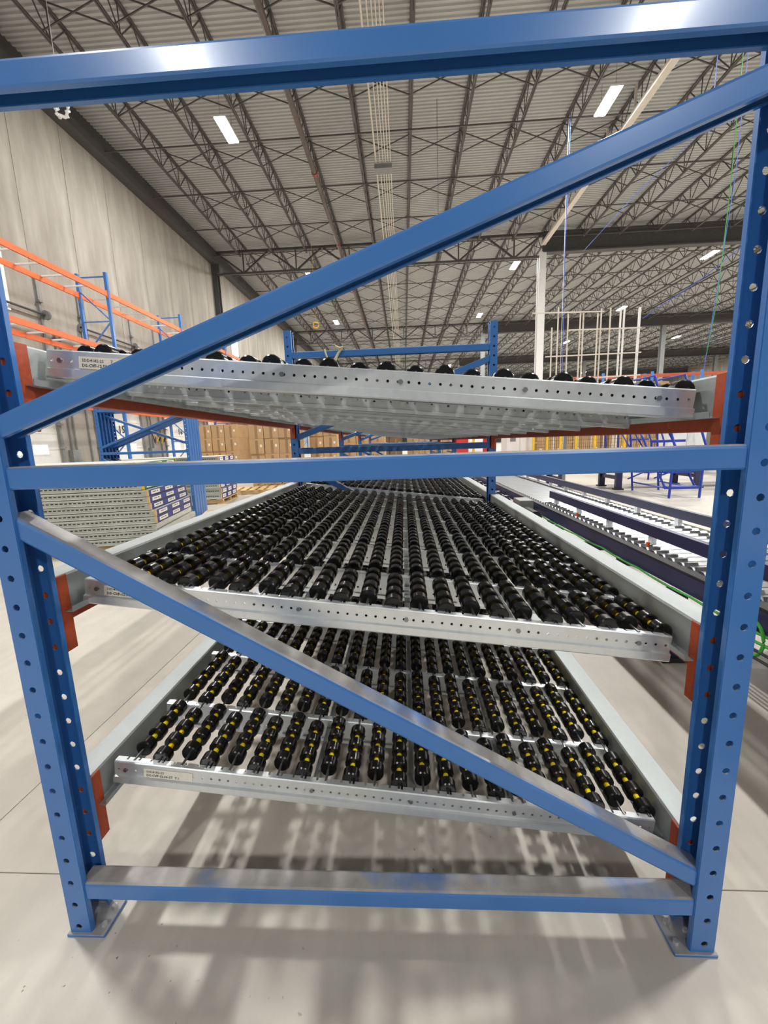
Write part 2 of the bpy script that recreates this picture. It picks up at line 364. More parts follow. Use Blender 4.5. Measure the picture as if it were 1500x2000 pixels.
# girder lines
COLX = (8.3, 26.0, 44.0)
for gi, gy in enumerate((7.5, 25.6, 43.6, 61.6, 79.6, 97.6)):
    m = MB(); z0, z1 = 11.15, 12.45; xa, xb = WX+.3, COLX[0]
    m.box(xa, xb, gy-.09, gy+.09, z1-.12, z1).box(xa, xb, gy-.07, gy+.07, z0, z0+.1)
    n = 12; h = (xb-xa)/n
    for i in range(n):
        p = (xa+i*h, gy, z1-.06 if i % 2 == 0 else z0+.05); q = (xa+(i+1)*h, gy, z0+.05 if i % 2 == 0 else z1-.06)
        m.beam(p, q, .09, .09)
        if i % 2 == 0: m.beam((xa+(i+1)*h, gy, z0), (xa+(i+1)*h, gy, z1), .07, .07)
    if gi == 0: continue
    link('joist_girder', m.mesh('joist_girder', STEELD), ce)
    m = MB().box(COLX[0], X1, gy-.2, gy+.2, 12.35, 12.45).box(COLX[0], X1, gy-.2, gy+.2, 11.35, 11.42).box(COLX[0], X1, gy-.02, gy+.02, 11.42, 12.35)
    link('girder', m.mesh('girder', STEELD), ce)
    for ci, cx in enumerate(COLX):
        m = MB()
        m.box(cx-.2, cx+.2, gy-.2, gy-.17, 0, 11.35).box(cx-.2, cx+.2, gy+.17, gy+.2, 0, 11.35).box(cx-.015, cx+.015, gy-.17, gy+.17, 0, 11.35)
        m.box(cx-.28, cx+.28, gy-.28, gy+.28, 0, .04)
        c = link('steel_column', m.mesh('steel_column', WHITE if gi == 1 and ci == 0 else GREYP))
        tag(c, {(1, 0): 'pale steel column carrying the first girder, right of the middle', (2, 1): 'grey-brown steel column far back on the right'}.get((gi, ci), 'grey steel column under the %s girder line, %s from the dock wall' % (('zeroth', 'first', 'second', 'third', 'fourth', 'fifth')[gi], ('first', 'second', 'third')[ci])), 'column', 'steel columns of the hall')
# pale beam frame near column
m = MB().box(8.18, 8.42, 13.2, 25.4, 11.72, 11.86).box(4.6, 8.42, 13.1, 13.3, 11.72, 11.86)
for q in np.arange(14, 25, 2.0): m.box(8.26, 8.34, q, q+.05, 11.86, 12.7)
link('pale_beam', m.mesh('pale_beam', CREAM), ce)
# sprinkler main, conduits
m = MB(); m.tube([(-3.3, -5, 11.78), (-3.3, 70, 11.78)], .1, 10)
p = link('sprinkler_main', m.mesh('sprinkler_main', PIPE)); tag(p, 'brown sprinkler main pipe running under the roof joists', 'pipe')
for y in (2, 17.9, 24, 31, 38, 45, 52):
    link('coupling', MB().tube([(-3.3, y-.08, 11.78), (-3.3, y+.08, 11.78)], .125, 10).mesh('coupling', REDC), p)
for y in np.arange(1, 70, 5.8): link('pipe_hanger', MB().beam((-3.3, y, 11.88), (-3.3, y, 12.72), .02, .02).mesh('pipe_hanger', STEEL), p)
for i, x in enumerate((-.78, -.62, -.5, -.4, -.3, -.2)):
    c = link('conduit', MB().tube([(x, -5, 11.84-.02*(i % 2)), (x, 60, 11.84-.02*(i % 2))], .018 if i else .03, 6).mesh('conduit', CREAM))
    tag(c, 'white conduit under the roof, %s of six side by side' % ('leftmost', 'second from left', 'third from left', 'third from right', 'second from right', 'rightmost')[i], 'conduit', 'white conduits under the roof')
jb = link('junction_box', MB().box(-.85, -.15, 17.6, 18.0, 11.62, 11.78).mesh('junction_box', GREYP)); tag(jb, 'grey junction box across the bundle of white conduits', 'box')

# ================================================================== LAMPS
lh = MB().box(-.2, .2, -.61, .61, .03, .09).box(-.05, .05, -.3, .3, .09, .14).mesh('housing', WHITE)
ld = MB().box(-.18, .18, -.59, .59, 0, .03).mesh('diffuser', LED)
lwm = MB().beam((0, 0, .09), (0, 0, .9), .008, .008).mesh('suspension_wire', STEEL)
al = D.lights.new('lamp', 'AREA'); al.shape = 'RECTANGLE'; al.size = .36; al.size_y = 1.18; al.energy = LAMP_W; al.color = (1, .98, .94)
for i, x in enumerate(LAMP_X):
    for j, y in enumerate(LAMP_Y):
        xx = x+(.35 if (i == 1 and j == 3) else 0)
        t = thing('high_bay_light', 'glowing high bay light, %s row from the dock wall, %s lamp going back' % (('first', 'second', 'third', 'fourth', 'fifth')[i], ('first', 'second', 'third', 'fourth', 'fifth', 'sixth', 'seventh', 'eighth')[j]), 'ceiling light', (xx, y, LAMP_Z), (0, 0, 0), 'high bay lights under the roof')
        link('housing', lh, t); link('diffuser', ld, t)
        for wy_ in (-.5, .5): link('suspension_wire', lwm, t, (0, wy_, 0))
        l = D.objects.new('lamp', al); COL.objects.link(l); l.parent = t; l.location = (0, 0, -.012)

# ================================================================== THE FLOW RACK
PO = .607; FLW = .041; PD = .056; HT = 1.6; PITCHH = .0508
def post_mesh(side):                       # side -1 left, +1 right; channel opens inward
    s = side; m = MB(); cells = int(HT/PITCHH)
    fx = lambda y: (lambda u, wz: (s*(PO-u), y, wz))
    z0 = -.003 if s > 0 else -.008
    top = cells*PITCHH
    for y in (0., PD):
        m.holed(0, FLW, .0183, 0, cells, PITCHH, .0183 if s > 0 else .0136, .0062, fx(y))
    m.add([(s*PO, 0, 0), (s*PO, PD, 0), (s*PO, PD, top), (s*PO, 0, top)], [(0, 1, 2, 3)])
    xi = s*(PO-FLW)
    m.add([(xi, 0, 0), (xi, .009, 0), (xi, .009, top), (xi, 0, top)], [(0, 1, 2, 3)])
    m.add([(xi, PD, 0), (xi, PD-.009, 0), (xi, PD-.009, top), (xi, PD, top)], [(0, 1, 2, 3)])
    return m.mesh('upright', BLUE)
pmL, pmR = post_mesh(-1), post_mesh(1)
def base_mesh(s):
    m = MB()
    xs = [(.538, .604)] ; 
    m.box(*sorted((s*.536, s*.612)), -.006, PD+.004, 0, .006)
    return m.mesh('base_plate', BLUE)
def brace_mesh(L, b=.036, h=.034):         # inverted channel along local X with rounded corners and small inner lips
    r = .004; w = b
    pr = [(.008, -h), (0+.001, -h), (0, -h+.002), (0, -r), (r*.3, -r*.3), (r, 0), (w-r, 0), (w-r*.3, -r*.3), (w, -r), (w, -h+.002), (w-.001, -h), (w-.008, -h)]
    m = MB().sweep(pr, -L/2, L/2, 'X'); return m.mesh('brace', BLUEB)
bh = brace_mesh(1.148, .036, .033); 
def diag(z0, z1):                          # centre heights of the front face at the two posts
    L = math.hypot(1.128, z1-z0)*1.022; return brace_mesh(L, .036, .030), math.atan2(z0-z1, 1.128)
dU, aU = diag(.979, 1.382); dL, aL = diag(.815, .162)
boltm = MB().lathe([(-.004, .006), (0, .006)], 6).mesh('anchor_bolt', GALV)
FY = [0, 1.83, 3.66, 5.49, 7.32]; ordn = ['nearest', 'second', 'third', 'fourth', 'farthest']
for i, fy in enumerate(FY):
    t = thing('upright_frame', '%s blue upright frame of the roller shelf rack%s' % (ordn[i], ', filling the foreground' if i == 0 else ', white rope on its top brace' if i == 1 else ''), 'rack frame', (0, fy, 0), group='blue upright frames of the roller rack')
    for s, pm in ((-1, pmL), (1, pmR)):
        o = link('upright', pm, t, (0, 0, .006)); solid(o, .0022, 0)
        bpl = link('base_plate', base_mesh(s), o, (0, 0, -.006)); bevel(bpl, .001, 1)
        for bx, by in ((.548, .012), (.550, .044)):
            link('anchor_bolt', MB().lathe([(0, .005), (.006, .005)], 6, 'Z').mesh('anchor_bolt', GALV), o, (s*bx, by, 0))
    for z in (.114, .913, 1.462):
        solid(link('brace', bh, t, (0, .0035, z)), .0018)
    for dm, aa, z in ((dU, aU, (.979+1.382)/2), (dL, aL, (.815+.162)/2)):
        solid(link('brace', dm, t, (0, .0048, z+.0155), (0, aa, 0)), .0018)

# --- shelves
LV = [dict(n='bottom', c=.223, s=.113, rl=.29, rr=.192), dict(n='middle', c=.625, s=.117, rl=.709, rr=.604), dict(n='top', c=1.061, s=.10, rl=1.118, rr=1.024)]
def connector_mesh(s):
    m = MB(); x0, x1 = sorted((s*.606, s*.572)); z = -.147
    # plate facing along the row with scalloped folded edge, and leg running back along the beam
    m.box(x0, x1, 0, .0035, z, 0)
    xe = s*.5745
    for k in range(2): m.box(*sorted((s*(.581+.012*k), s*(.589+.012*k))), -.001, .003, z-.002, .002)
    m.box(*sorted((s*.576, s*.572)), 0, .03, z, 0)
    return m.mesh('connector', ORANGE)
def chan_mesh(L, front=True):
    m = MB(); n = int(L/.0182); x0 = -n*.0182/2
    pl = lambda u, wv: (wv, 0, u)
    if front: m.holed(-.031, -.002, -.018, x0, n, .0182, x0+.0091, .0027, pl)
    else: m.holed(-.050, -.002, -.036, x0, n, .0182, x0+.0091, .0029, pl)
    x1 = x0+n*.0182
    # rear curl of the top flange and its toothed front: slots take the axle ends
    m.add([(x0, .0, -.002), (x1, .0, -.002), (x1, .0015, 0), (x0, .0015, 0)], [(0, 1, 2, 3)])
    m.add([(x0, .0015, 0), (x1, .0015, 0), (x1, .007, 0), (x0, .007, 0)], [(0, 1, 2, 3)])
    x = x0; p = .0256
    while x < x1-.001:
        b = min(x+p-.0045, x1); m.add([(x, .007, 0), (b, .007, 0), (b, .014, 0), (x, .014, 0), (x, .015, -.005), (b, .015, -.005)], [(0, 1, 2, 3), (3, 2, 5, 4)]); x += p
    # ledge and lower band
    m.sweep([(0, -.031), (-.005, -.033), (-.0055, -.046), (-.004, -.048), (.018, -.048), (.018, -.043)] if front else [(0, -.050), (-.005, -.051), (-.005, -.058), (.013, -.058), (.013, -.052)], x0, x1, 'X')
    return m.mesh('cross_channel', GALV)
cmh = chan_mesh(1.13); cmi = chan_mesh(1.13, False)
wheel_prof = [(-.0118, .007), (-.0118, .0160), (-.0097, .0182), (.0097, .0182), (.0118, .0160), (.0118, .007)]
mw = MB().lathe(wheel_prof, 16)
wheel = mw.mesh('wheel', BLACK); wheel.polygons.foreach_set('use_smooth', [True]*len(wheel.polygons)); wheel.set_sharp_from_angle(angle=math.radians(35))
ws = MB().lathe([(-.0118, .016), (-.0097, .0182), (.0097, .0182), (.0118, .016)], 10)
spacer = MB().lathe([(-.0105, .0056), (.0105, .0056)], 8).mesh('spacer', YEL)
sps = MB().lathe([(-.0105, .0056), (.0105, .0056)], 6)
R_LOCAL = [.115, .31, .56, .81, 1.06, 1.31, 1.56, 1.745]
tie_x = (-.14-.212*1.95, -.14, .068, .281, .505)
NAX = 22; AX0 = -.522
def positions(r, k):
    ya, yb = R_LOCAL[r], R_LOCAL[r+1]; L = yb-ya
    n = 5 if L > .22 else (4 if L > .185 else 3)
    p = .0435 if L < .22 else .0462
    rest = L-.014-n*p
    off = (.014+max(rest, .0)+.016) if k % 2 == 0 else (.014+.012+.006)
    off = .050 if k % 2 == 0 else .027
    if L < .17: off = (.055 if k % 2 == 0 else .032); n = 3
    if n == 5: off = .051 if k % 2 == 0 else .028
    off = min(off, L-(n-1)*p-.014)
    return [ya+off+p*i for i in range(n)]
stick = MB().box(0, .105, -.0006, 0, 0, .0205).mesh('sticker', STICK)
BOLT = MB().lathe([(-.0035, .0045), (0, .0045)], 6).mesh('bolt', CHROME)
LT = {0: ('50D4182-2S', 'DS-CVF-12.50-ST  7.1'), 1: ('50D4182-2S', 'DS-CVF-12.50-ST  8'), 2: ('5DD4182-2S      7', 'DS-CVF-12.50-ST  8')}
for li, lv in enumerate(LV):
    ang = math.atan(lv['s'])
    zx = lambda x: lv['c']-lv['s']*x
    for bay in range(4):
        by = FY[bay]
        t = thing('roller_shelf', '%s galvanised roller shelf with black wheels, %s rack bay' % (lv['n'], ordn[bay] if bay < 3 else 'farthest'), 'roller shelf', (0, by, 0), group='galvanised roller shelves')
        ya, yb = (.060, 1.83-.002)
        for s, zr in ((-1, lv['rl']), (1, lv['rr'])):
            r = .003; xi = s*.577; xo = s*.629
            pr = [(xo, zr-.007), (xo, zr-.001), (xo-s*.001, zr), (xi+s*r, zr), (xi, zr-r), (xi, zr-.066), (xi-s*.002, zr-.068), (xi-s*.020, zr-.068), (xi-s*.021, zr-.058)]
            o = link('side_rail', MB().sweep(pr, .072, yb, 'Y').mesh('side_rail', GALVF), t); solid(o, .0016, 0)
        for r, cy in enumerate(R_LOCAL):
            o = link('cross_channel', cmh if r == 0 else cmi, t, (0, cy, lv['c']), (0, ang, 0)); solid(o, .0012, 0)
            if bay == 0 and r == 0:
                sx = {0: -.50, 1: -.525, 2: -.505}[li]
                so = link('sticker', stick, o, (sx, -.0012, -.0295)); so['label'] = 'white part sticker with printed code'
                tmu = text_mesh(LT[li][0], .0072, INK, .0001); tml = text_mesh(LT[li][1], .0075, INK, .0002)
                # lettering printed on the sticker: joined into the same piece
                mm = MB().box(0, .105, -.0006, 0, 0, .0205)
                for tt, zz in ((tmu, .0118), (tml, .003)):
                    vs = [(v.co.x*1.05+.006, -.0009, v.co.y+zz) for v in tt.vertices]; mm.add(vs, [tuple(p.vertices) for p in tt.polygons], 1)
                so.data = mm.mesh('sticker', [STICK, INK])
                for bx in tie_x[1:]+(-.54,): link('bolt', BOLT, o, (bx, 0, -.018))
        for tx in tie_x[1:]:
            link('tie_bar', MB().box(tx-.006, tx+.006, R_LOCAL[0]+.004, R_LOCAL[-1], zx(tx)-.034, zx(tx)-.022).mesh('tie_bar', GALVF), t)
        wheel_st, spc_st, ax_st = [], [], MB()
        nmax = {(0, 0): 300, (1, 0): 300, (2, 0): 88, (1, 1): 300}.get((li, bay), 0); cnt = 0
        for r in range(len(R_LOCAL)-1):
            for k in range(NAX):
                x = AX0+.0512*k; z = zx(x)+.000; P_ = positions(r, k)
                ind = cnt+len(P_) <= nmax
                ya_, yb_ = R_LOCAL[r], R_LOCAL[r+1]; SP = (P_[1]-P_[0])/2
                if ind:
                    cnt += len(P_)
                    L = yb_-ya_
                    key = ('axle', round(L, 4))
                    am = D.meshes.get('axle_%d' % round(L*1000)) or MB().tube([(0, .006, 0), (0, L+.006, 0)], .0029, 6).mesh('axle_%d' % round(L*1000), CHROME)
                    ao = link('axle', am, t, (x, ya_, z))
                    for q, wy in enumerate(P_):
                        link('wheel', wheel, ao, (0, wy-ya_, 0), (0, rng.rand()*.39, 0))
                        if q < len(P_)-1: link('spacer', spacer, ao, (0, wy-ya_+SP, 0))
                else:
                    ax_st.beam((x, ya_+.006, z), (x, yb_+.006, z), .0052, .0052)
                    for q, wy in enumerate(P_):
                        wheel_st.append((x, wy, z))
                        if q < len(P_)-1: spc_st.append((x, wy+SP, z))
        if wheel_st:
            link('wheels', replicate(ws.v, ws.f, wheel_st, 'wheels', BLACK, True), t, kind='stuff')
            link('spacers', replicate(sps.v, sps.f, spc_st, 'spacers', YEL), t, kind='stuff')
            link('axles', ax_st.mesh('axles', CHROME), t, kind='stuff')
        # orange shelf beams
        for s, zr, sn in ((-1, lv['rl'], 'left'), (1, lv['rr'], 'right')):
            b = thing('shelf_beam', 'rust orange beam carrying the %s side of the %s roller shelf, %s bay' % (sn, lv['n'], ordn[bay] if bay < 3 else 'farthest'), 'rack beam', (0, by, zr-.0025), group='orange beams of the roller rack')
            x0, x1 = sorted((s*.606, s*.5785))
            o = link('beam', MB().box(x0, x1, .062, 1.827, -.088, 0).mesh('beam', ORANGE), b); bevel(o, .002, 1)
            cmn = connector_mesh(s)
            o = link('connector', cmn, b, (0, .0585, .004)); bevel(o, .0012, 1)
            o = link('connector', cmn, b, (0, 1.825-.001, .004))

# ================================================================== PALLET RACKS ALONG THE DOCK WALL
OR = ('first', 'second', 'third', 'fourth', 'fifth', 'sixth', 'seventh', 'eighth', 'ninth', 'tenth')
RY = [12.95+4.35*(k-2) for k in range(9)]
RX0, RX1 = -10.2, -9.26
def rackframe():
    H = 6.5
    parts = []
    for x in (RX0, RX1): parts.append(('upright', MB().box(x-.045, x+.045, -.04, .04, 0, H).box(x-.08, x+.08, -.08, .08, 0, .01).mesh('upright', BLUE)))
    z = .3; f = 1
    while z < H-.9:
        parts.append(('brace', MB().beam((RX0, 0, z), (RX1, 0, z), .035, .035).mesh('brace', BLUE)))
        a, b = (RX0, RX1) if f > 0 else (RX1, RX0)
        parts.append(('brace', MB().beam((a, 0, z), (b, 0, z+.95), .035, .035).mesh('brace', BLUE))); z += .95; f = -f
    parts.append(('brace', MB().beam((RX0, 0, H-.12), (RX1, 0, H-.12), .035, .035).mesh('brace', BLUE)))
    return parts
rf = rackframe()
bmr = MB().box(-.025, .025, .05, 4.29, -.15, 0).box(-.03, .03, .042, .06, -.2, .03).box(-.03, .03, 4.28, 4.3, -.2, .03).mesh('pallet_beam', ORANGE2)
sup = MB().box(RX0+.02, RX1-.02, -.03, .03, -.03, .008).mesh('deck_support', WHITE)
for i, y in enumerate(RY):
    t = thing('rack_frame', 'tall blue pallet rack frame by the dock wall, %s going back' % OR[i], 'rack frame', (0, y, 0), group='tall frames of the wall rack')
    for n, mm in rf: link(n, mm, t)
    if i < len(RY)-1:
        for lvn, z in (('lowest', 2.42), ('middle', 4.2), ('top', 5.93)):
            for x, nm in ((RX0, 'rear'), (RX1, 'front')):
                o = link('pallet_beam', bmr, None, (x, y, z)); tag(o, 'bright orange %s %s beam of the wall rack, %s bay back' % (lvn, nm, OR[i]), 'rack beam', 'bright orange beams of the wall rack')
            for q in range(5):
                o = link('deck_support', sup, None, (0, y+.55+q*.8, z-.02+.02)); tag(o, 'white crossbar on the %s orange wall rack beams, %s bay, %s from the near end' % (lvn, OR[i], OR[q]), 'crossbar', 'white crossbars of the wall rack')

# ================================================================== BUNDLES OF FRAMES AND DECK STACKS ON THE LEFT
def frame_copy(label, loc, rot, group):
    t = thing('upright_frame', label, 'rack frame', loc, rot, group)
    for s, pm in ((-1, pmL), (1, pmR)): solid(link('upright', pm, t, (0, 0, .0)), .0022, 0)
    for z in (.114, .913, 1.462): link('brace', bh, t, (0, 0, z))
    for dm, aa, z in ((dU, aU, (.979+1.382)/2), (dL, aL, (.815+.162)/2)): link('brace', dm, t, (0, 0, z+.0155), (0, aa, 0))
for i in range(5):
    frame_copy('blue upright frame standing behind the near deck stack, %s in the tight row' % ('front one', 'second', 'middle one', 'fourth', 'rear one')[i], (-3.33, 4.62+.064*i+(.056 if i == 2 else 0), 0.0), (0, 0, PI if i == 2 else 0), 'bundle of standing blue frames')

def deck_stack(ox, oy, rz, LX, LY, n, hh, grp, near):
    R = Matrix.Rotation(rz, 3, 'Z')
    body = None
    for i in range(n):
        z = .09+i*hh; ins = .012*math.sin(i*2.1)+(n-i)*-.006*0
        lean = -.0105*(n-1-i)*1.0
        off = R @ Vector((ins-.014*i if near else ins, .01*math.sin(i*1.7), 0))
        if near: pos = ['lowest', 'second', 'third', 'fourth', 'fifth', 'sixth', 'seventh', 'eighth', 'ninth', 'tenth', 'eleventh', 'topmost'][i]
        else: pos = ['lowest', 'second', 'third', 'fourth', 'fifth', 'sixth', 'seventh', 'topmost'][i]
        t = thing('steel_deck', 'grey slotted steel deck, %s of the %s deck stack' % (pos if pos in ('lowest', 'topmost') else pos+' from the floor', 'near' if near else 'far'), 'steel deck', (ox+off.x, oy+off.y, z), (0, 0, rz), grp)
        m = MB().box(-LX, -.004, 0, LY, .004, hh-.006)
        m.box(-LX, -.004, -.012, 0, .0, .012).box(-LX, -.004, -.012, 0, hh-.018, hh-.006)
        q = -LX+.03
        while q < -.05: m.box(q, q+.022, -.003, .001, hh*.42, hh*.55, 1); q += .036
        o = link('deck', m.mesh('deck', [DECKP, INK]), t)
        if (near and i >= 3) or (not near):
            grn = near and i >= 8
            c = link('end_cap', MB().box(0, .012, .0, LY, .004, hh-.008).mesh('end_cap', GREEN if grn else NAVYP), t); c['label'] = 'green printed end cap' if grn else 'navy printed end cap'
            link('timber_edge', MB().box(-.004, .016, -.014, -.001, .001, hh-.001).box(-.004, .016, LY, LY+.012, .001, hh-.001).mesh('timber_edge', YELP if grn else WOOD), t)
            for k in range(3):
                yq = LY*(.06+.34*k)
                lb = MB().box(.012, .0135, yq, yq+LY*.2, .012, hh-.016)
                lb.box(.0135, .014, yq+.035, yq+LY*.11, hh*.45, hh*.55, 1).box(.0135, .014, yq+LY*.13, yq+LY*.155, hh*.42, hh*.58, 1)
                link('print_label', lb.mesh('print_label', [STICK, INK]), c)
    return
deck_stack(-2.16, 2.93, .21, 1.9, 1.05, 12, .0615, 'decks of the near stack', True)
deck_stack(-2.98, 5.95, .12, 1.5, .85, 8, .088, 'decks of the far stack', False)
def pallet(x, y, z, rz, label, lx=1.2, ly=1.0, mat=None):
    mat = mat or WOOD
    t = thing('pallet', label, 'pallet', (x, y, z), (0, 0, rz), 'wooden pallets')
    for yy in (-ly/2+.05, 0, ly/2-.05): link('stringer', MB().box(-lx/2, lx/2, yy-.02, yy+.02, .012, .075).mesh('stringer', mat), t)
    bt = MB().box(-.05, .05, -ly/2, ly/2, 0, .012).mesh('board', mat)
    for k in range(7): link('board', bt, t, (-lx/2+.05+k*(lx-.1)/6, 0, .075))
    for k in (0, 3, 6): link('board', bt, t, (-lx/2+.05+k*(lx-.1)/6, 0, 0))
pallet(-2.16-.93*math.cos(.21)-.1, 2.93+.5-.2, 0, .21, 'wooden pallet under the near stack of grey decks', 1.8, 1.0)
pallet(-3.7, 6.3, 0, .12, 'wooden pallet under the far stack of grey decks', 1.4, .9)
pallet(-2.05, 4.5, 0, .3, 'empty wooden pallet on the floor right of the near deck stack', 1.0, .9)
pallet(-2.85, 7.6, 0, .2, 'empty wooden pallet on the floor in front of the carton pallets', 1.1, .8)

# ================================================================== CARTONS
def carton(x, y, z, lx, ly, lz, rz, label, grp, mat=None):
    mat = mat or CARD
    t = tag(link('carton', None, None, (x, y, z), (0, 0, rz)), label, 'box', grp)
    o = link('box_body', MB().box(-lx/2, lx/2, -ly/2, ly/2, 0, lz).mesh('box_body', mat), t)
    for s in (-1, 1):
        link('flap', MB().box(-lx/2+.003, lx/2-.003, *sorted((s*.002, s*ly/2)), lz, lz+.004).mesh('flap', mat), t)
    if lx > .25:
        link('tape', MB().box(-.03, .03, -ly/2-.0015, -ly/2, 0, lz*.9).mesh('tape', TAPE), t)
        lb = link('shipping_label', MB().box(lx*.22, lx*.36, -ly/2-.002, -ly/2, lz*.45, lz*.62).mesh('shipping_label', STICK), t); lb['label'] = 'white shipping label'
rown = ['bottom', 'second', 'third', 'fourth', 'fifth', 'sixth']
def load(px_, y, z0, cols, rows, s, name, depth=.9, hgt=None, mat=None):
    hgt = hgt or s
    xw = cols*s
    pallet(px_+xw/2, y+depth/2, z0, 0, 'wooden pallet under the %s' % name, xw, depth)
    for r in range(rows):
        for c in range(cols):
            carton(px_+s*(c+.5)+rng.uniform(-.003, .003), y+depth/2+rng.uniform(-.015, .015), z0+.09+r*(hgt+.004), s-.014, depth, hgt-.002, rng.uniform(-.008, .008),
                   '%s carton, %s row, %s column, %s' % ('brown', rown[r], {2: ('left', 'right'), 3: ('left', 'middle', 'right'), 4: ('leftmost', 'inner left', 'inner right', 'rightmost')}[cols][c], name), 'cartons of the %s' % name, mat)
load(-3.32, 8.3, 0, 3, 5, .33, 'first carton pallet, left of the second frame')
load(-2.22, 9.3, 0, 2, 5, .34, 'second carton pallet, behind the second frame')
load(-1.75, 11.4, 0, 3, 4, .42, 'third carton pallet, right of the second frame')
load(-5.6, 10.6, 0, 3, 4, .36, 'carton pallet nearest the wall rack')
load(-4.4, 11.6, 0, 3, 5, .32, 'carton pallet behind the first one')
load(-1.5, 15.5, 0, 3, 3, .5, 'dark carton pallet mid hall', mat=CARDD)
load(.2, 17.0, 0, 4, 3, .5, 'pale carton pallet far behind the rack')
load(-6.6, 15.2, 0, 4, 4, .45, 'dark carton pallet by the docks', mat=CARDD)

# ================================================================== CONVEYORS
def conveyor(name, x0, x1, y0, y1, zt, along='Y', label='', guards=(), pitch=.075, legs=(), grp='roller conveyors'):
    t = thing('roller_conveyor', label, 'conveyor', group=grp)
    def B(a0, a1, b0, b1, c0, c1):
        return (a0, a1, b0, b1, c0, c1) if along == 'Y' else (b0, b1, a0, a1, c0, c1)
    for s in (x0, x1):
        link('side_frame', MB().box(*B(s-.02, s+.02, y0, y1, zt-.088, zt-.012)).mesh('side_frame', NAVY), t)
        link('edge_strip', MB().box(*B(s-.024, s+.024, y0, y1, zt-.012, zt-.006)).mesh('edge_strip', DARK), t)
    link('gap_shade_sheet', MB().box(*B(x0+.02, x1-.02, y0, y1, zt-.08, zt-.07)).mesh('gap_shade_sheet', NAVY), t)  # added dark sheet, stands in for shade in the gaps between rollers
    n = int((y1-y0)/pitch); L = x1-x0-.04
    rmn = (MB().tube([(-L/2, 0, 0), (L/2, 0, 0)], .024, 10).mesh('roller', CHROME) if along == 'Y' else MB().tube([(0, -L/2, 0), (0, L/2, 0)], .024, 8).mesh('roller', CHROME))
    for k in range(min(n, 150)):
        p = y0+.03+k*pitch
        link('roller', rmn, t, ((x0+x1)/2, p, zt-.02) if along == 'Y' else (p, (x0+x1)/2, zt-.02))
    for (gx, ga, gb) in guards:
        link('guard_rail', MB().box(*B(gx-.014, gx+.014, ga, gb, zt+.038, zt+.092)).mesh('guard_rail', NAVY), t)
        p = ga+.15
        while p < gb: 
            link('guard_bracket', MB().box(*B(gx-.012, gx+.012, p, p+.03, zt-.02, zt+.06)).mesh('guard_bracket', GALV), t); p += .42
    for p in legs:
        for s in (x0, x1):
            o = link('leg', MB().box(*B(s-.03, s+.03, p, p+.1, .02, zt-.12)).mesh('leg', NAVY), t)
            link('foot', MB().box(*B(s-.06, s+.06, p-.02, p+.12, 0, .02)).mesh('foot', DARK), o)
        link('leg_tie', MB().box(*B(x0, x1, p+.03, p+.07, zt-.3, zt-.24)).mesh('leg_tie', NAVY), t)
conveyor('c', 1.17, 1.70, -.9, 6.3, .405, 'Y', 'navy framed roller conveyor running back along the right side of the rack', [(1.26, -.9, 2.75), (1.65, -.9, 5.6)], .062, (-.6, 1.0, 2.3, 3.8, 5.9))
conveyor('c', 6.5, 7.1, 1.0, 14.5, .47, 'X', 'navy roller conveyor crossing behind the blue ladder', [(7.08, 1.0, 14.5)], .09, (2.7, 3.65, 4.95, 6.6, 9.5, 12.5))
conveyor('c', 1.17, 1.77, 7.3, 16.5, .42, 'Y', 'roller conveyor continuing into the distance right of the rack', [(1.2, 8, 16), (1.79, 7.5, 16)], .08, (7.6, 10, 13))
bx = thing('drive_unit', 'grey box motor drive hanging beside the near conveyor', 'motor', (1.07, 2.75, .0))
link('motor_box', MB().box(-.06, .05, 0, .2, .33, .42).mesh('motor_box', GREYP), bx); link('motor', MB().tube([(-.02, -.28, .33), (-.02, -.02, .33)], .05, 10).mesh('motor', DARK), bx)
for k in range(6): link('hose', MB().tube([(.02, -.3+.06*k, .36), (-.05, -.25+.06*k, .30), (-.02, -.2+.06*k, .22), (.04, -.15+.06*k, .28)], .006, 5).mesh('hose', DARK), bx)
for i in range(8):
    y = 3.2+i*.36
    s = thing('pneumatic_unit', 'black and chrome valve unit on the conveyor edge, %s back from the grey motor box' % OR[i], 'valve', (1.11, y, .3), group='valve units on the conveyor edge')
    link('valve_body', MB().box(-.03, .03, 0, .1, -.05, .02).mesh('valve_body', DARK), s); link('cap', MB().box(-.02, .02, .02, .07, .02, .05).mesh('cap', CHROME), s)
    link('hose', MB().tube([(-.02, .05, -.05), (-.05, .08, -.13), (-.02, .13, -.1), (.01, .18, -.02)], .007, 5).mesh('hose', DARK), s)
def cable(pts, r, mat, label, sub=10, sag=0):
    P = []
    for a, b in zip(pts[:-1], pts[1:]):
        for k in range(sub):
            u = k/sub; v = Vector(a).lerp(Vector(b), u); v.z -= sag*4*u*(1-u); P.append(v)
    P.append(Vector(pts[-1])); o = link('cable', MB().tube(P, r, 6).mesh('cable', mat)); tag(o, label, 'cable'); return o
for i, (mt, dz, lb) in enumerate([(GRN, 0, 'bright green cable slung along the side of the near conveyor'), (GRN, -.024, 'second green cable just under the bright one on the near conveyor'), (DARK, -.048, 'black cable slung under the green ones on the near conveyor'), (DARK, -.072, 'lowest black cable along the near conveyor')]):
    cable([(1.137-.004*i, y, .322+dz+.004*math.sin(y*5+i)) for y in np.arange(-.85, 2.7, .35)], .0045, mt, lb, 4, .006)
o = cable([(1.13+.0*math.cos(a), .62+.05*math.cos(a), .30+.06*math.sin(a)) for a in np.linspace(0, 2*PI, 20)], .005, GRN, 'green cable loop hanging on the conveyor beside the right post', 2)
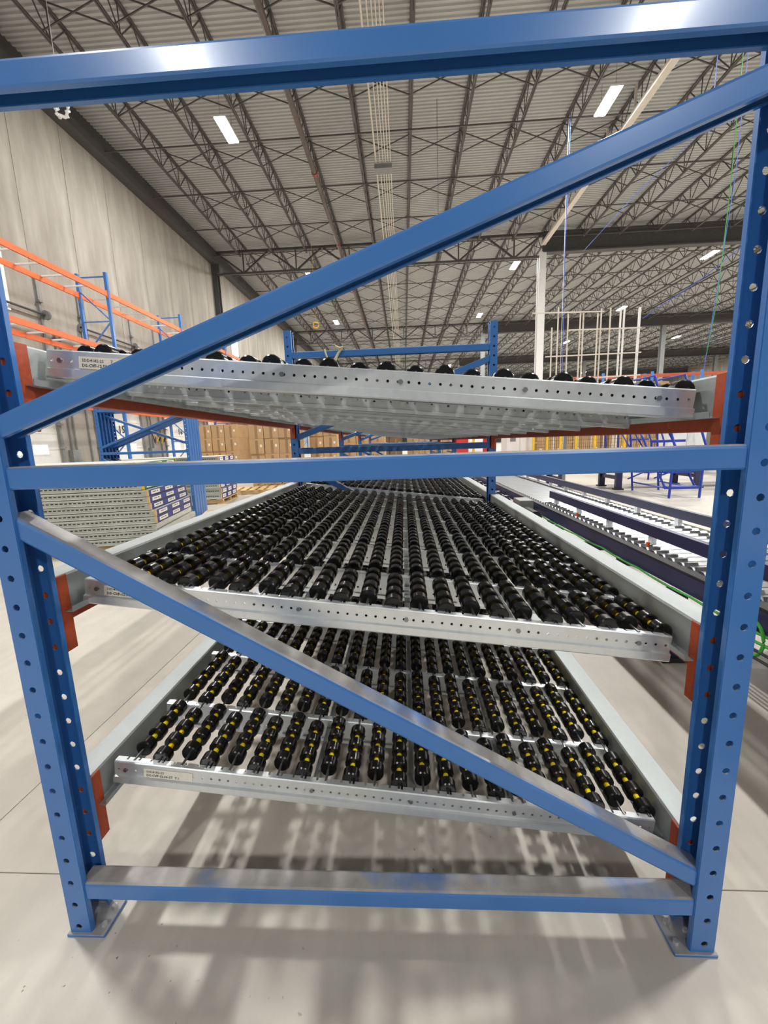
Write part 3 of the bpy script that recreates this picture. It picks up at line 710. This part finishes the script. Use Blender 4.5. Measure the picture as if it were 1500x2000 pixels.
for i, y in enumerate((.45, 1.3, 2.1)):
    s = link('photo_sensor', MB().box(1.2, 1.212, y, y+.012, .405, .43).mesh('photo_sensor', ORANGE2)); tag(s, 'small orange photo sensor on the near conveyor edge, %s going back' % OR[i], 'sensor', 'orange photo sensors')
# thin grey post by the crossing conveyor
c = link('grey_post', MB().box(2.05, 2.08, 4.6, 4.63, 0, 1.6).box(2.0, 2.13, 4.55, 4.68, 0, .01).mesh('grey_post', GREYP)); tag(c, 'thin pale post standing behind the conveyor guard rail', 'post')

# blue rolling ladders
def ladder(x, y, rz, label, h=1.75):
    t = thing('rolling_ladder', label, 'ladder', (x, y, 0), (0, 0, rz), 'blue rolling ladders')
    w = .42
    for s in (0, w):
        link('front_leg', MB().tube([(s, 0, 0), (s+.02, .0, .75)], .017, 8).mesh('front_leg', BLUE2), t)
        link('stringer', MB().tube([(s-.02, .06, .13), (s-.16, .42, .80), (s-.22, .85, h-.35)], .015, 8).mesh('stringer', BLUE2), t)
        link('rear_leg', MB().tube([(s, .95, 0), (s-.2, .9, h)], .016, 8).mesh('rear_leg', BLUE2), t)
        link('handrail', MB().tube([(s+.02, 0, .75), (s-.12, .35, h), (s-.2, .9, h)], .016, 8).mesh('handrail', BLUE2), t)
        link('cross_brace', MB().tube([(s, 0, .14), (s, .93, .14)], .012, 6).mesh('cross_brace', BLUE2), t)
        link('cross_brace', MB().tube([(s, 0, .55), (s-.1, .92, .2)], .012, 6).mesh('cross_brace', BLUE2), t)
    for k in range(6):
        z = .15+.22*k; yy = .0+.40*max(0, z-.15)
        link('tread', MB().box(-.12*z, w-.12*z, yy-.02, yy+.13, z-.018, z+.018).mesh('tread', BLUE2), t)
ladder(3.85, 5.5-.12, 0, 'royal blue rolling ladder standing in front of the crossing conveyor')
ladder(5.0, 7.9, .5, 'royal blue rolling ladder behind the crossing conveyor, turned left', 1.9)
ladder(6.6, 8.2, -.6, 'royal blue rolling ladder behind the crossing conveyor, near the white cabinet', 1.95)

# safety fence with yellow posts and black mesh, cartons behind
fx = [(4.35, 12.2), (4.62, 12.2), (5.02, 12.2), (5.45, 12.2), (5.9, 12.2), (7.7, 12.2), (9.4, 12.2), (10.6, 12.2)]
FYY = 12.0
fxs = [3.95, 4.35, 4.75, 5.2, 5.75, 6.6, 7.7, 9.0, 10.4]
fence = thing('safety_fence', 'yellow and black mesh safety fence behind the blue ladders', 'fence')
for i, x in enumerate(fxs):
    link('fence_post', MB().box(x-.03, x+.03, FYY-.03, FYY+.03, 0, 1.95).box(x-.07, x+.07, FYY-.07, FYY+.07, 0, .012).mesh('fence_post', YELP), fence)
    if i < len(fxs)-1:
        a, b = x+.04, fxs[i+1]-.04; m = MB()
        for z in np.arange(.2, 1.9, .1): m.box(a, b, FYY-.003, FYY+.003, z, z+.006)
        q = a
        while q < b: m.box(q, q+.006, FYY-.004, FYY+.002, .15, 1.9); q += .06
        link('wire_mesh', m.mesh('wire_mesh', DARK), fence)
load(4.6, 14.9, 0, 4, 4, .66, 'left carton pallet behind the fence', mat=CARD)
load(7.6, 15.0, 0, 3, 4, .66, 'right carton pallet behind the fence', mat=CARD)
load(10.6, 15.2, 0, 4, 4, .66, 'dark carton pallet behind the fence', mat=CARDD)
def cabinet(x, y, w, d, h, label, mat=WHITE):
    t = thing('control_cabinet', label, 'cabinet', (x, y, 0), group='control cabinets')
    link('body', MB().box(0, w, 0, d, .08, h).box(.03, w-.03, .03, d-.03, 0, .08).mesh('body', mat), t)
    link('door', MB().box(.02, w/2-.005, -.02, 0, .12, h-.04).mesh('door', mat), t); link('door', MB().box(w/2+.005, w-.02, -.02, 0, .12, h-.04).mesh('door', mat), t)
    link('sign', MB().box(w*.15, w*.35, -.024, -.02, h*.6, h*.8).mesh('sign', GREYP), t)
cabinet(6.35, 9.6, .9, .4, 1.7, 'white control cabinet behind the blue ladders')
cabinet(3.2, 12.3, .85, .6, 1.35, 'white cabinet beside the red machine')
cabinet(7.4, 9.6, .35, .4, 1.9, 'grey cabinet right of the white control cabinet', DECKP)
# red machine
t = thing('wrapping_machine', 'red and white machine right of the second rack frame in the distance', 'machine', (2.35, 11.2, 0))
link('column', MB().box(0, .25, 0, .3, 0, 1.35).mesh('column', REDP), t); link('arm', MB().beam((-.3, .1, 1.25), (.8, .1, 1.33), .1, .12).mesh('arm', REDP), t)
link('base', MB().box(-.4, .6, -.2, .6, 0, .15).mesh('base', REDP), t); link('hoses', MB().tube([(-.3, 0, 1.2), (-.1, -.05, 1.3), (.1, 0, 1.22), (.4, -.05, 1.32)], .03, 6).mesh('hoses', WHITE), t); link('guard', MB().box(-.35, -.3, -.1, .0, 0, 1.2).mesh('guard', YELP), t)
# clutter far behind the rack
for i, (x, y, wdt, h, mt, lb) in enumerate([(.4, 22, .9, 1.6, WHITE, 'white'), (1.6, 22.5, .8, 1.9, BLUE2, 'blue'), (2.7, 21, .7, 1.5, REDP, 'red'), (3.6, 24, 1.2, 1.8, WHITE, 'pale'), (-.6, 20, .3, 1.2, YELP, 'yellow')]):
    t = thing('machine_cabinet', '%s machine cabinet far down the hall behind the rack' % lb, 'machine', (x, y, 0))
    link('body', MB().box(0, wdt, 0, .7, .1, h).mesh('body', mt), t); link('base', MB().box(.02, wdt-.02, .02, .68, 0, .1).mesh('base', DARK), t); link('door', MB().box(.05, wdt-.05, -.02, 0, .2, h-.1).mesh('door', mt), t)

# strut frame with white drop posts, upper right
t = thing('strut_frame', 'tall lattice of thin white strut posts right of the pale column', 'frame', (0, 0, 0))
SY = 13.2
for px_, top in ((1078, 640), (1091, 600), (1110, 612), (1134, 610), (1140, 612), (1168, 612), (1175, 603), (1193, 602), (1213, 602), (1220, 602), (1250, 600)):
    a = at(px_, top, Y=SY+rng.uniform(0, .3)); wd = .07 if px_ == 1250 else .045 if px_ in (1220, 1213) else .032
    link('post', MB().box(a[0]-wd/2, a[0]+wd/2, a[1]-.02, a[1]+.02, 0, a[2]).mesh('post', WHITE if px_ > 1200 else CREAM), t)
for (xa, ya_, xb, yb_) in ((1040, 612, 1180, 608), (1110, 645, 1252, 640), (1065, 697, 1252, 688), (1125, 740, 1250, 732)):
    a, b = at(xa, ya_, Y=SY), at(xb, yb_, Y=SY); link('rail', MB().beam(a, b, .035, .035).mesh('rail', CREAM), t)
# orange racks far right
for i in range(6):
    x = 13+4.0*i; y = 36
    t = thing('storage_rack', 'distant orange and blue storage rack on the right, %s from the left' % OR[i], 'rack', (x, y, 0), group='distant orange racks')
    for xx in (0, 3.9):
        for yy in (0, 1.1): link('upright', MB().box(xx-.05, xx+.05, yy-.05, yy+.05, 0, 6.0).mesh('upright', BLUE), t)
    for z in (1.6, 3.2, 4.2, 5.0, 5.8):
        for yy in (0, 1.1): link('beam', MB().box(.05, 3.85, yy-.03, yy+.03, z-.13, z).mesh('beam', ORANGE), t)
    
# hanging cords
def cord(pts, r, mat, label):
    pts = [np.array([pts[0][0], pts[0][1], 12.0])]+list(pts)
    o = link('roof_cable', MB().tube(pts, r, 5).mesh('roof_cable', mat)); tag(o, label, 'cord', 'cords hanging from the roof')
cord([at(1109, 365, Y=16), at(1103, 500, Y=16), at(1098, 738, Y=16)], .012, BLC, 'blue cord hanging straight down right of the pale column')
cord([at(1106, 365, Y=16.2), at(1094, 738, Y=16.2)], .008, WHITE, 'thin white cord beside the straight blue one')
cord([at(1390, 240, Y=10), at(1250, 370, Y=14), at(1140, 490, Y=20)], .009, BLC, 'blue cord slanting down under the right end of the roof')
cord([at(1500, 440, Y=10), at(1370, 545, Y=11), at(1255, 622, Y=13)], .009, BLC, 'blue cord slanting to the strut frame')
cord([at(1443, 190, Y=9), at(1425, 380, Y=9.2), at(1400, 590, Y=9.5), at(1378, 700, Y=10)], .008, GRN, 'bright green cord hanging beside the right post')
cord([at(1438, 330, Y=9.5), at(1405, 540, Y=9.7), at(1375, 720, Y=10)], .007, BLC, 'blue cord hanging next to the green cord')
cord([at(854, 285, Y=15), at(855, 330, Y=15), at(856, 420, Y=15)], .008, DARK, 'short black cord hanging from the roof near the middle')
# white coil by the wall, yellow loop
def ring(c, r, w, mat, label, n=14, wob=0):
    pts = []
    for k in range(n*2+1):
        a = 2*PI*k/n; rr = r*(1+.12*math.sin(k*1.7)); pts.append((c[0]+rr*math.cos(a), c[1]+.05*math.sin(k*2.3), c[2]+rr*math.sin(a)))
    o = link('cable_coil', MB().tube(pts, w, 6).mesh('cable_coil', mat)); tag(o, label, 'coil'); return o
c = at(121, 215, Y=11.); ring(c, .16, .035, WHITE, 'white cable coil hanging from the roof near the wall')
link('hanger', MB().beam((c[0], c[1], c[2]+.12), (c[0], c[1], ZB), .01, .01).mesh('hanger', WHITE), D.objects['cable_coil']).matrix_parent_inverse = Matrix()
c = at(617, 635, Y=24); yl = ring(c, .16, .03, YELP, 'yellow cable loop hanging above the second frame')
link('hanger', MB().beam((c[0], c[1], c[2]+.12), (c[0], c[1], ZT-.01), .01, .01).mesh('hanger', YELP), yl)
# rope tied on the second frame
rp = thing('rope', 'white braided rope tied to the top brace of the second frame', 'rope', (0, 0, 0))
yr = 1.825
pts = [at(668, 678, Y=yr), at(660, 690, Y=yr-.01), at(655, 700, Y=yr-.01), at(651, 716, Y=yr-.01)]
link('strand', MB().tube(pts, .006, 6).mesh('strand', ROPE), rp); pts2 = [p+np.array([.008, -.006, .002]) for p in pts]
link('strand', MB().tube(pts2, .005, 6).mesh('strand', ROPE), rp)
link('knot', MB().tube([at(655, 676, Y=yr-.01), at(664, 680, Y=yr-.012), at(670, 677, Y=yr-.01)], .007, 6).mesh('knot', ROPE), rp)
link('loose_end', MB().tube([at(634, 682, Y=yr-.005), at(636, 690, Y=yr-.01), at(639, 698, Y=yr-.01)], .005, 6).mesh('loose_end', ROPE), rp)
# yellow strap harness between doors
t = thing('hanging_harness', 'yellow and black straps hanging on the dock wall between doors fifteen and sixteen', 'harness', (WX+.25, 17.5, 0))
for k in range(6):
    link('strap', MB().tube([(0, -.5+.2*k, 1.75-.05*k), (.03, -.4+.2*k, 1.45), (0, -.3+.17*k, 1.2+.05*(k % 3)), (.02, -.2+.2*k, 1.5)], .02, 5).mesh('strap', YELP if k % 2 else DARK), t)
